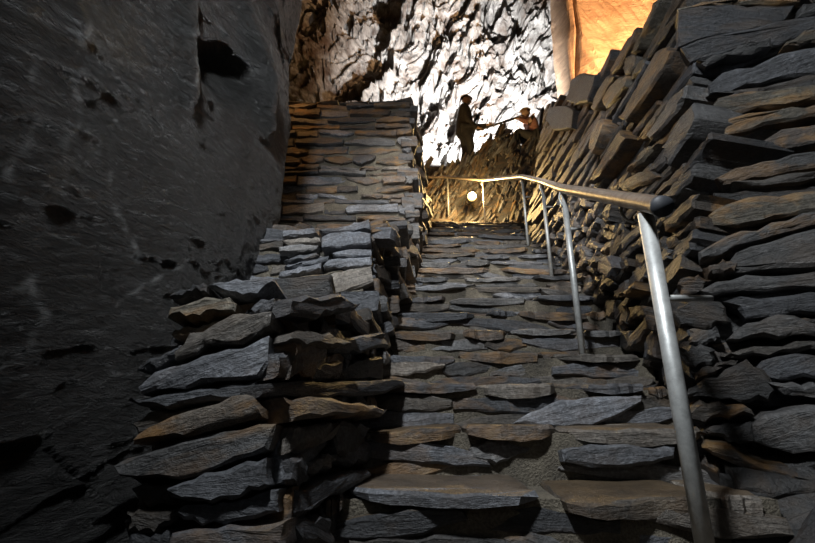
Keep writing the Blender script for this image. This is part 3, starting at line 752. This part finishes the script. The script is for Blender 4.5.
SPLIT = {5: [(325, 345), (346, 540), (562, 718), (720, 760)], 6: [(368, 462), (466, 562), (572, 700)], 7: [(378, 476), (479, 556), (584, 645), (650, 668)], 8: [(385, 455), (460, 548), (556, 640)]}
far_slabs = []
for k in range(1, NSTEP+1):
    D = k*GOING; zt = k*RISE-EYE; zc = D*math.cos(PITCH)+zt*math.sin(PITCH)
    x0, x1 = XL(D)-0.06, XR(D)+0.05
    if k in SPLIT: spans = [((a-407.5)/FPX*zc, (b-407.5)/FPX*zc) for a, b in SPLIT[k]]
    else:
        spans = []; X = x0
        while X < x1-0.08:
            L = rnd.uniform(0.22, 0.75)*(1.0 if k < 14 else 1.25); L = min(L, x1-X); spans.append((X, X+L)); X += L+rnd.choice((0.012, 0.03, 0.09))
    for a, b in spans:                                # tread slabs with a ragged nosing
        th = rnd.uniform(0.04, 0.068); ov = rnd.uniform(0.0, 0.05); tl = rnd.gauss(0, .03); dz = rnd.uniform(-0.014, 0.014); sk = rnd.gauss(0, .03)
        pts = []; n = 9
        for i in range(n+1):
            t = i/n; e = min(t, 1-t); pts.append((a+(b-a)*t, D-ov+(t-.5)*sk+rnd.uniform(-.014, .018)+(rnd.uniform(.02, .07) if e < 0.05 else 0)))
        pts += [(b+rnd.uniform(-.01, .01), D+0.15), (b-0.02, D+0.36), (a+0.02, D+0.36), (a+rnd.uniform(-.01, .01), D+0.15)]
        P3 = [Vector((x, y, zt+dz+(x-(a+b)/2)*tl)) for x, y in pts]
        stone(P3, Vector((-tl, rnd.uniform(-0.05, 0.0), 1)), st, depth=th, proud=0.0, bevel=0.012, amp=0.009, cuts=1, name='tread_slab', strata='n', mat=TREAD, lens=True,
              tint=tint_of(rnd.choice((None, None, 'brown', 'brown', 'pale'))), hint=Vector((1, 0, 0)))
    # riser stones packed under the nosing
    zb = zt-RISE-0.01; H = RISE-0.04
    rows = 2 if k < 15 else rnd.choice((1, 2))
    for r in range(rows):
        za, zb2 = zb+H*r/rows, zb+H*(r+1)/rows
        X = x0-rnd.uniform(0, .25)
        while X < x1-0.05:
            L = min(rnd.uniform(0.18, 0.72), x1-X+.05); tl = rnd.gauss(0, .07)
            if rnd.random() < (0.96 if k < 9 else 0.84):
                def fr(p, q, X=X, L=L, tl=tl, D=D): return Vector((p, D+0.02, q+(p-X-L/2)*tl))
                stone(lens_rag(fr, X-.01, X+L+.01, za-0.008, zb2+0.012, rnd), Vector((rnd.gauss(0, .06), -1, rnd.gauss(.08, .10))), st, depth=0.1, proud=rnd.uniform(-.005, .032), amp=0.007, bevel=0.009,
                      cuts=1 if k < 14 else 0, name='riser_stone', mat=TREAD, tint=tint_of(rnd.choice((None, None, 'pale', 'brown', 'dark'))))
            X += L*rnd.uniform(0.9, 1.06)
# the broad leaning slab set into the sixth riser and the one below it
def g_r(k): return lambda p: p.y-(k*GOING-0.02)
for k, poly, kind in ((7, [(512,424),(530,412),(560,400),(600,397),(640,396),(641,403),(615,418),(590,427),(550,428)], 'pale'), (6, [(560,450),(590,444),(640,446),(674,446),(672,458),(640,466),(590,468),(562,462)], None)):
    stone_px(poly, g_r(k), st, nfix=Vector((0, -1, 0.1)), depth=0.12, proud=0.025, amp=0.006, cuts=2, name='riser_stone', tint=tint_of(kind))

# landing at the top where the path bends to the left
def landing(u, v):
    X = -0.3+u*3.0; D = 7.9+v*2.0; return Vector((X, D, NSTEP*RISE-EYE-0.03+0.02*noise.noise(Vector((X*4, D*4, 0)))))
ld = grid_surface('landing_bed', landing, 20, 14, MORTAR, parent=st, smooth=False)
for i, (xa, xb, Dd, zz) in enumerate(((0.40, 1.30, 8.62, 3.70), (0.45, 1.32, 8.66, 3.80), (0.42, 0.92, 8.70, 3.90), (0.90, 1.36, 8.72, 3.90), (0.42, 1.2, 8.76, 3.99), (0.45, 0.95, 8.82, 4.07), (1.4, 2.05, 8.5, 3.64))):
    P3 = [Vector((xa, Dd, zz)), Vector(((xa+xb)/2, Dd-0.04, zz)), Vector((xb, Dd+0.02, zz)), Vector((xb, Dd+0.5, zz)), Vector((xa, Dd+0.5, zz))]
    stone(P3, Vector((0, -0.1, 1)), st, depth=0.09, proud=0, name='tread_slab', strata='n', tint=tint_of('brown'), cuts=1, hint=Vector((1, 0, 0)))

# ------------------------------------------------------------------ handrail
def tube_bm(pts, r, seg=14, cap=True, bm=None, rend=None):
    bm = bm or bmesh.new(); pts = [W(p) for p in pts]; rings = []
    up = Vector((0, 0, 1))
    for i, p in enumerate(pts):
        t = (pts[min(i+1, len(pts)-1)]-pts[max(i-1, 0)]).normalized()
        a = t.cross(up)
        if a.length < 0.05: a = t.cross(Vector((0, 1, 0)))
        a.normalize(); b = a.cross(t)
        rr = r if rend is None else r+(rend-r)*i/(len(pts)-1)
        rings.append([bm.verts.new(p+(a*math.cos(2*math.pi*k/seg)+b*math.sin(2*math.pi*k/seg))*rr*S) for k in range(seg)])
    for i in range(len(rings)-1):
        for k in range(seg): bm.faces.new((rings[i][k], rings[i][(k+1) % seg], rings[i+1][(k+1) % seg], rings[i+1][k]))
    if cap: bm.faces.new(rings[0]); bm.faces.new(rings[-1][::-1])
    bmesh.ops.recalc_face_normals(bm, faces=bm.faces[:])
    return bm
def catmull(P, n=8):
    out = []; P = [Vector(p) for p in P]; Q = [P[0]*2-P[1]]+P+[P[-1]*2-P[-2]]
    for i in range(1, len(Q)-2):
        for j in range(n):
            t = j/n; a, b, c, d = Q[i-1], Q[i], Q[i+1], Q[i+2]
            out.append(0.5*((2*b)+(c-a)*t+(2*a-5*b+4*c-d)*t*t+(3*b-a-3*c+d)*t**3))
    out.append(P[-1]); return out
hr = empty('handrail', W((0.795, 1.37, -0.36))); bpy.context.view_layer.update()
tag(hr, 'tubular steel handrail on galvanised posts running up the right of the stairs', 'handrail')
def hpart(name, bm, mat, smooth=True, par=None):
    o = finish(name, bm, mat, None, smooth); p = par or hr; o.parent = p; o.matrix_parent_inverse = p.matrix_world.inverted(); return o
def at(px, py, D): r = ray(px, py); return r*(D/r.y)
POSTS = [((645, 215), 1.37, None, 0.0245), ((563, 195), 2.59, (583, 352), 0.0190), ((541, 185), 4.26, (553, 275), 0.0185), ((521, 179), 5.73, (529, 243), 0.0180), ((483, 182), 8.2, (485, 222), 0.018), ((446, 179), 8.9, (450, 215), 0.018)]
tops = []
for (tx, ty), D, base, r in POSTS:
    t = at(tx, ty, D); b = at(*base, D) if base else Vector((0.795, 1.37, -0.42))
    if base: b.x = (b.x+t.x)/2; t.x = b.x
    else: t.x = 0.795
    b.z -= 0.04
    hpart('post', tube_bm([b, t+Vector((0, 0, 0.005))], r), GALV); tops.append(t)
rail = [tops[0]+Vector((-0.022, -0.13, -0.077+0.045))]+[t+Vector((0.0, 0, 0.045)) for t in tops]
rail.append(rail[-1]+Vector((-0.75, 0.35, 0.2)))
rl = []
for i in range(len(rail)-1):
    for j in range(10): rl.append(rail[i].lerp(rail[i+1], j/10))
rl.append(rail[-1])
rl2 = [rl[0]]+[(rl[i-1]+rl[i]*2+rl[i+1])/4 for i in range(1, len(rl)-1)]+[rl[-1]]
ro = hpart('rail', tube_bm(rl2, 0.030, 18), RAILM)
dirn = (rl[0]-rl[1]).normalized()
hpart('end_cap', tube_bm([rl[0]-dirn*0.015, rl[0]+dirn*0.010], 0.0325, 18), DARKM, True, ro)
# curved brackets under the rail and stub ties into the wall
hk = [at(621, 206, 1.66), at(622, 213, 1.66), at(626, 219, 1.66), at(634, 223, 1.68)]
hpart('rail_bracket', tube_bm(catmull(hk, 5), 0.009, 10, rend=0.004), GALV)
for i in range(1, 5):
    t = tops[i]; hpart('rail_bracket', tube_bm(catmull([t+Vector((0.0, 0, -0.09)), t+Vector((-0.022, -0.01, -0.075)), t+Vector((-0.034, -0.01, -0.03)), t+Vector((-0.02, 0, 0.02))], 4), 0.006, 8), GALV)
b0 = at(663, 298, 1.37); b1 = at(711, 298.5, 1.44); hpart('wall_tie', tube_bm([b0, b1], 0.0105, 10), GALV)
for (px, py, D, px2) in ((571, 229, 2.59, 580), (546, 207, 4.26, 552), (527, 197, 5.73, 531)):
    p = at(px-1, py, D); q = at(px2+1, py, D*1.02); hpart('wall_tie', tube_bm([p, q], 0.010, 8), GALV)

# ------------------------------------------------------------------ lamp at the bend
LD = 8.42
lp = at(472, 196.5, LD); bl = empty('bulkhead_lamp', W(lp)); bpy.context.view_layer.update()
tag(bl, 'glowing warm globe lamp fixed to the slate heap at the top of the stairs', 'lamp')
bm = bmesh.new(); bmesh.ops.create_uvsphere(bm, u_segments=24, v_segments=14, radius=0.085); bm.transform(Matrix.Translation(W(lp)))
g_ = hpart('globe', bm, emit('lamp_glass', (1.0, 0.62, 0.17), 3.2), True, bl)
hpart('lamp_base', tube_bm([lp+Vector((0, 0.07, 0)), lp+Vector((0, 0.16, 0))], 0.085, 20), DARKM, True, bl)
hpart('bracket', tube_bm([lp+Vector((0, 0.14, 0)), lp+Vector((0.02, 0.42, -0.12))], 0.02, 8), DARKM, True, bl)
pl = lamp('lamp_light', 'POINT', lp+Vector((0, -0.16, 0.0)), 210, (1.0, 0.66, 0.26), 0.09); pl.parent = bl; pl.matrix_parent_inverse = bl.matrix_world.inverted()

# ------------------------------------------------------------------ slate heap behind the bend
CREST = [(-0.6, 4.9), (0.5, 5.5), (1.15, 5.82), (1.75, 6.12), (2.05, 6.45), (2.25, 6.78), (2.45, 6.88), (2.62, 6.5), (2.8, 6.32), (3.05, 6.46), (3.4, 6.85), (4.5, 7.0)]
def f_heap(X, D):
    c = lerp_tab(CREST, X); b = 3.35
    if D < 9.5: t = (D-8.75)/0.75; z = b+(c-b)*clamp(t, -0.2, 1)**0.9 if t > 0 else b+t
    else: z = c-min((D-9.5)*0.8, c-5.75) if D < 12 else 5.9+(D-12)*1.3
    if D >= 9.5: z = max(z, 5.75+(D-9.6)*0.63)
    return Vector((X, D, z+0.05*noise.noise(Vector((X*3, D*3, 0)))))
hp = grid_surface('slate_heap', lambda u, v: f_heap(-3.5+u*9, 8.7+v*5.0), 90, 60, CORE, smooth=False)
tag(hp, 'heap of thin leaning slates lit by the globe lamp behind the top of the stairs', 'heap')
hp.color = (0.06, 0.055, 0.05, 0.5)
rnd = random.Random(3); small = []
for i in range(620):
    X = rnd.uniform(0.2, 3.5); t = rnd.random()**0.8; D = 8.8+0.72*t; p = f_heap(X, D)
    big = i < 200
    L = rnd.uniform(0.32, 0.7) if big else rnd.uniform(0.16, 0.34); w_ = rnd.uniform(0.03, 0.075)
    a = math.radians(rnd.gauss(52, 14)); dr = Vector((math.cos(a), 0.25, math.sin(a))).normalized()
    n = Vector((-math.sin(a)*0.75+rnd.gauss(0, .2), -0.75+rnd.gauss(0, .2), 0.35)).normalized()
    side = n.cross(dr).normalized()
    pts = [p+dr*x*L+side*y*w_ for x, y in ((-.5, -.5), (-.1, -.62), (.35, -.5), (.5, .1), (.2, .55), (-.3, .5), (-.52, .1))]
    o = stone(pts, n, hp, depth=0.02, proud=rnd.uniform(0.03, 0.10), bevel=0.006, amp=0.01, cuts=0, name='slate', strata='n', tint=tint_of(rnd.choice((None, 'brown', 'pale', 'tan'))))
    if not big: small.append(o)
join_stuff(small, 'slate_chips', hp)
# upright stone beside the second figure
o = stone([at(*q, 10.05) for q in ((537, 150), (538, 128), (540, 110), (543, 107), (547, 118), (550, 150))], Vector((0.1, -1, 0)), None, depth=0.3, proud=0.05, name='standing_stone', tint=tint_of('dark'), cuts=2)
tag(o, 'narrow dark slate standing upright behind the seated figure', 'stone')

# ------------------------------------------------------------------ figures
SKIN = plain('figure_skin', (0.42, 0.27, 0.19), 0.6, 40, 0.15)
COAT1 = plain('dark_work_cloth', (0.035, 0.032, 0.030), 0.9, 25); TRO = plain('charcoal_trouser_cloth', (0.028, 0.027, 0.027), 0.9, 25)
COAT2 = plain('reddish_brown_cloth', (0.30, 0.14, 0.11), 0.9, 25); CAPM = plain('black_felt', (0.018, 0.017, 0.017), 0.9); CAP2 = plain('tan_felt', (0.20, 0.12, 0.05), 0.9)
BOOT = plain('boot_leather', (0.02, 0.016, 0.013), 0.6)
def skinned(name, J, E, mat, parent, root=0, sub=2):
    me = bpy.data.meshes.new(name); me.from_pydata([j[0] for j in J], E, []); o = bpy.data.objects.new(name, me); C.objects.link(o)
    m = o.modifiers.new('skin', 'SKIN'); m.use_smooth_shade = True
    for i, j in enumerate(J):
        r = j[1]; me.skin_vertices[0].data[i].radius = r if isinstance(r, tuple) else (r, r)
        me.skin_vertices[0].data[i].use_root = (i == root)
    s = o.modifiers.new('sub', 'SUBSURF'); s.levels = sub; s.render_levels = sub
    bpy.context.view_layer.update()
    dg = bpy.context.evaluated_depsgraph_get(); me2 = bpy.data.meshes.new_from_object(o.evaluated_get(dg)); o.modifiers.clear(); o.data = me2; bpy.data.meshes.remove(me)
    me2.materials.clear(); me2.materials.append(mat)
    for p in me2.polygons: p.use_smooth = True
    o.parent = parent
    return o
def head_mesh(name, loc, face, tilt, mat, parent, h=0.235):
    """head with brow, nose, mouth, chin and ears; face = unit direction looked at (local)"""
    bm = bmesh.new(); bmesh.ops.create_uvsphere(bm, u_segments=28, v_segments=20, radius=1.0)
    for v in bm.verts:
        x, y, z = v.co                                # x forward
        w = 0.76 if z > -0.1 else 0.76-0.22*clamp((-0.1-z)/0.9)
        X = x*0.86; Y = y*w; Z = z
        if x > 0.2:
            X += 0.12*math.exp(-((z+0.12)/0.16)**2-(y/0.13)**2)*1.6        # nose
            X -= 0.07*math.exp(-((z-0.10)/0.10)**2)*math.exp(-((abs(y)-0.32)/0.16)**2)  # eye sockets
            X += 0.05*math.exp(-((z-0.26)/0.08)**2)                        # brow
            X += 0.05*math.exp(-((z+0.45)/0.06)**2-(y/0.25)**2)            # lips
            X += 0.10*math.exp(-((z+0.80)/0.14)**2-(y/0.3)**2)             # chin
        if x < -0.2 and z < -0.3: X *= 0.82
        v.co = Vector((X, Y, Z))*h/2
    for s in (-1, 1):
        r = bmesh.ops.create_uvsphere(bm, u_segments=8, v_segments=6, radius=0.03)
        for v in r['verts']: v.co = Vector((v.co.x*0.7-0.005, v.co.y*0.4+s*0.088, v.co.z*1.1))
    a = math.atan2(face[1], face[0])
    o = finish(name, bm, mat, None, True, Matrix.Translation(loc) @ Matrix.Rotation(a, 4, 'Z') @ Matrix.Rotation(tilt, 4, 'Y'))
    o.parent = parent
    return o
def flat_cap(name, loc, face, mat, parent, h=0.235):
    bm = bmesh.new(); bmesh.ops.create_uvsphere(bm, u_segments=24, v_segments=12, radius=1.0)
    for v in bm.verts:
        z = v.co.z; z = z*0.5 if z > 0 else z*0.16
        v.co = Vector((v.co.x*0.115, v.co.y*0.098, z*0.11))
    n0 = len(bm.verts)
    r = bmesh.ops.create_uvsphere(bm, u_segments=16, v_segments=8, radius=1.0)
    for v in r['verts']: v.co = Vector((v.co.x*0.05+0.095, v.co.y*0.075, v.co.z*0.010-0.008-0.15*max(0, v.co.x*0.07)))
    a = math.atan2(face[1], face[0])
    o = finish(name, bm, mat, None, True, Matrix.Translation(Vector(loc)+Vector((0, 0, h*0.27))) @ Matrix.Rotation(a, 4, 'Z')); o.parent = parent
    return o
def hand(J, E, wrist, d, palm_n, par, curl=0.9, s=1.0):
    """add palm, four fingers and a thumb to a joint list; d = direction of the hand, palm_n = palm normal"""
    d = Vector(d).normalized(); pn = Vector(palm_n); pn = (pn-d*pn.dot(d)).normalized(); side = d.cross(pn)
    base = len(J); J.append((wrist+d*0.045*s, (0.036*s, 0.018*s))); E.append((par, base))
    for k, (o_, L) in enumerate(((-0.03, 0.068), (-0.010, 0.078), (0.010, 0.073), (0.028, 0.058))):
        p0 = wrist+d*0.088*s+side*o_*s; i = len(J); J.append((p0, 0.0095*s)); E.append((base, i))
        p1 = p0+(d*math.cos(curl*0.6)+pn*math.sin(curl*0.6))*L*0.5*s; J.append((p1, 0.0088*s)); E.append((i, i+1))
        p2 = p1+(d*math.cos(curl*1.7)+pn*math.sin(curl*1.7))*L*0.5*s; J.append((p2, 0.0075*s)); E.append((i+1, i+2))
    i = len(J); q = wrist+d*0.04*s-side*0.036*s; J.append((q, 0.011*s)); E.append((base, i))
    q2 = q+(d*0.6-side*0.5+pn*0.6).normalized()*0.035*s; J.append((q2, 0.010*s)); E.append((i, i+1))
    q3 = q2+(d*0.5+side*0.2+pn*0.8).normalized()*0.03*s; J.append((q3, 0.008*s)); E.append((i+1, i+2))

# drill bar held by both figures
barA = W(at(480, 129.5, 9.72)); barB = W(at(523.5, 115.5, 9.62)); bdir = (barB-barA).normalized()
# standing figure, in profile, looking along the bar
f1p = at(468, 166.0, 9.75); f1p.z = f_heap(f1p.x, f1p.y).z; f1p = W(f1p); F1 = empty('person', f1p); F1.scale = (1.04, 1.04, 1.04); bpy.context.view_layer.update()
tag(F1, 'standing figure in dark work clothes and flat cap holding a long drill bar', 'person')
Hh = 1.80
g1 = (barA+bdir*0.05-f1p)/1.04; g2 = (barA+bdir*0.30-f1p)/1.04            # grips, local
def body_standing():
    J = []; E = []
    def j(p, r, par=None):
        J.append((Vector(p), r)); i = len(J)-1
        if par is not None: E.append((par, i))
        return i
    pel = j((-0.02, 0, 0.95), (0.15, 0.12)); wa = j((-0.03, 0, 1.12), (0.14, 0.115), pel); ch = j((-0.05, 0, 1.33), (0.16, 0.125), wa); nb = j((-0.03, 0, 1.49), 0.085, ch); nk = j((0.0, 0, 1.58), 0.056, nb)
    for s, dx in ((1, -0.07), (-1, 0.05)):
        hp_ = j((-0.02+dx*0.3, s*0.10, 0.88), 0.095, pel); kn = j((dx*0.6+0.03, s*0.11, 0.48), 0.062, hp_); an = j((dx-0.02, s*0.11, 0.09), 0.045, kn); to = j((dx+0.14, s*0.12, 0.04), 0.04, an)
    ends = []
    for s, g in ((-1, g1), (1, g2)):
        sh = j((-0.06, s*0.19, 1.43), 0.068, ch); 
        wr_ = g-Vector((0.075, 0, -0.012)); mid = (J[sh][0]+wr_)/2+Vector((-0.10, s*0.06, -0.13)); el = j(mid, 0.05, sh); w_ = j(wr_, 0.032, el); ends.append((w_, wr_, s))
    for w_, wr_, s in ends: hand(J, E, wr_, (1, 0.0, 0.05), (0, -s, -0.6), w_, 1.3)
    return J, E
J, E = body_standing(); body1 = skinned('body', J, E, SKIN, F1)
head_mesh('head', (0.035, 0, 1.705), (1, 0), 0.10, SKIN, F1); flat_cap('cap', (0.03, 0, 1.715), (1, 0), CAPM, F1)
# clothes: jacket with skirt, trousers, boots
Jc = [(Vector((-0.02, 0, 0.80)), (0.25, 0.22)), (Vector((-0.02, 0, 0.95)), (0.225, 0.195)), (Vector((-0.03, 0, 1.12)), (0.20, 0.175)), (Vector((-0.05, 0, 1.33)), (0.22, 0.185)), (Vector((-0.03, 0, 1.50)), 0.115)]
Ec = [(0, 1), (1, 2), (2, 3), (3, 4)]
for s, g in ((-1, g1), (1, g2)):
    sh = Vector((-0.06, s*0.19, 1.43)); wr_ = g-Vector((0.075, 0, -0.012)); mid = (sh+wr_)/2+Vector((-0.10, s*0.06, -0.13))
    k = len(Jc); Jc += [(sh, 0.088), (mid, 0.068), (mid.lerp(wr_, 0.9), 0.052)]; Ec += [(3, k), (k, k+1), (k+1, k+2)]
skinned('jacket', Jc, Ec, COAT1, F1)
Jt = [(Vector((-0.02, 0, 0.93)), (0.165, 0.135))]; Et = []
for s, dx in ((1, -0.07), (-1, 0.05)):
    k = len(Jt); Jt += [(Vector((-0.02+dx*0.3, s*0.10, 0.86)), 0.118), (Vector((dx*0.6+0.03, s*0.11, 0.48)), 0.09), (Vector((dx-0.02, s*0.11, 0.12)), 0.078)]; Et += [(0, k), (k, k+1), (k+1, k+2)]
skinned('trousers', Jt, Et, TRO, F1)
for s, dx in ((1, -0.07), (-1, 0.05)):
    skinned('boot', [(Vector((dx-0.03, s*0.11, 0.16)), 0.058), (Vector((dx-0.03, s*0.11, 0.055)), 0.055), (Vector((dx+0.15, s*0.12, 0.04)), 0.045)], [(0, 1), (1, 2)], BOOT, F1)
# seated figure steadying the tip of the bar
f2p = at(534, 142.5, 9.62); f2p = W(f2p); F2 = empty('person', f2p); bpy.context.view_layer.update()
tag(F2, 'seated figure in reddish brown jacket steadying the tip of the drill bar', 'person')
tip = barB-bdir*0.06-f2p; tip2 = barB-bdir*0.20-f2p
def body_seated(grow=0.0, full=True):
    J = []; E = []
    def j(p, r, par=None):
        r = tuple(x+grow for x in r) if isinstance(r, tuple) else r+grow
        J.append((Vector(p), r)); i = len(J)-1
        if par is not None: E.append((par, i))
        return i
    pel = j((0.03, 0, 0.10), (0.15, 0.13)); wa = j((0.02, 0, 0.26), (0.14, 0.12), pel); ch = j((-0.03, 0, 0.45), (0.16, 0.125), wa); nb = j((-0.06, 0, 0.58), 0.085, ch)
    if full: nk = j((-0.09, 0, 0.66), 0.056, nb)
    ends = []
    for s, g in ((1, tip), (-1, tip2)):
        sh = j((-0.03, s*0.18, 0.52), 0.066, ch); wr_ = g+Vector((0.07, 0, -0.01)); mid = (J[sh][0]+wr_)/2+Vector((0.03, s*0.07, -0.16)); el = j(mid, 0.05, sh); w_ = j(wr_ if full else mid.lerp(wr_, 0.88), 0.034, el); ends.append((w_, wr_, s))
    return J, E, pel, ends
J, E, pel, ends = body_seated()
for s in (1, -1):
    k = len(J); J += [(Vector((-0.06, s*0.11, 0.09)), 0.095), (Vector((-0.40, s*0.14, 0.20)), 0.065), (Vector((-0.46, s*0.14, -0.20)), 0.045), (Vector((-0.58, s*0.14, -0.25)), 0.04)]; E += [(pel, k), (k, k+1), (k+1, k+2), (k+2, k+3)]
for w_, wr_, s in ends: hand(J, E, wr_, (-1, 0, 0.05), (0, s*-1, -0.5), w_, 1.3)
skinned('body', J, E, SKIN, F2)
head_mesh('head', (-0.12, 0, 0.775), (-1, 0), 0.12, SKIN, F2); flat_cap('cap', (-0.12, 0, 0.785), (-1, 0), CAP2, F2)
J, E, pel, ends = body_seated(0.02, False); skinned('jacket', J, E, COAT2, F2)
Jt = [(Vector((0.03, 0, 0.09)), (0.16, 0.14))]; Et = []
for s in (1, -1):
    k = len(Jt); Jt += [(Vector((-0.06, s*0.11, 0.09)), 0.112), (Vector((-0.40, s*0.14, 0.20)), 0.085), (Vector((-0.46, s*0.14, -0.16)), 0.068)]; Et += [(0, k), (k, k+1), (k+1, k+2)]
skinned('trousers', Jt, Et, TRO, F2)
bm = bmesh.new()
inv = lambda p: Vector((p.x/S, p.y/S, p.z/S-EYE))
tube_bm([inv(barA-bdir*0.08), inv(barB+bdir*0.1)], 0.030, 10, True, bm)
o = finish('drill_bar', bm, metal_mat('dark_iron', (0.05, 0.047, 0.045), 0.6, 0.0, 0.4), None, True)
tag(o, 'long dark iron drill bar held between the two figures', 'bar')
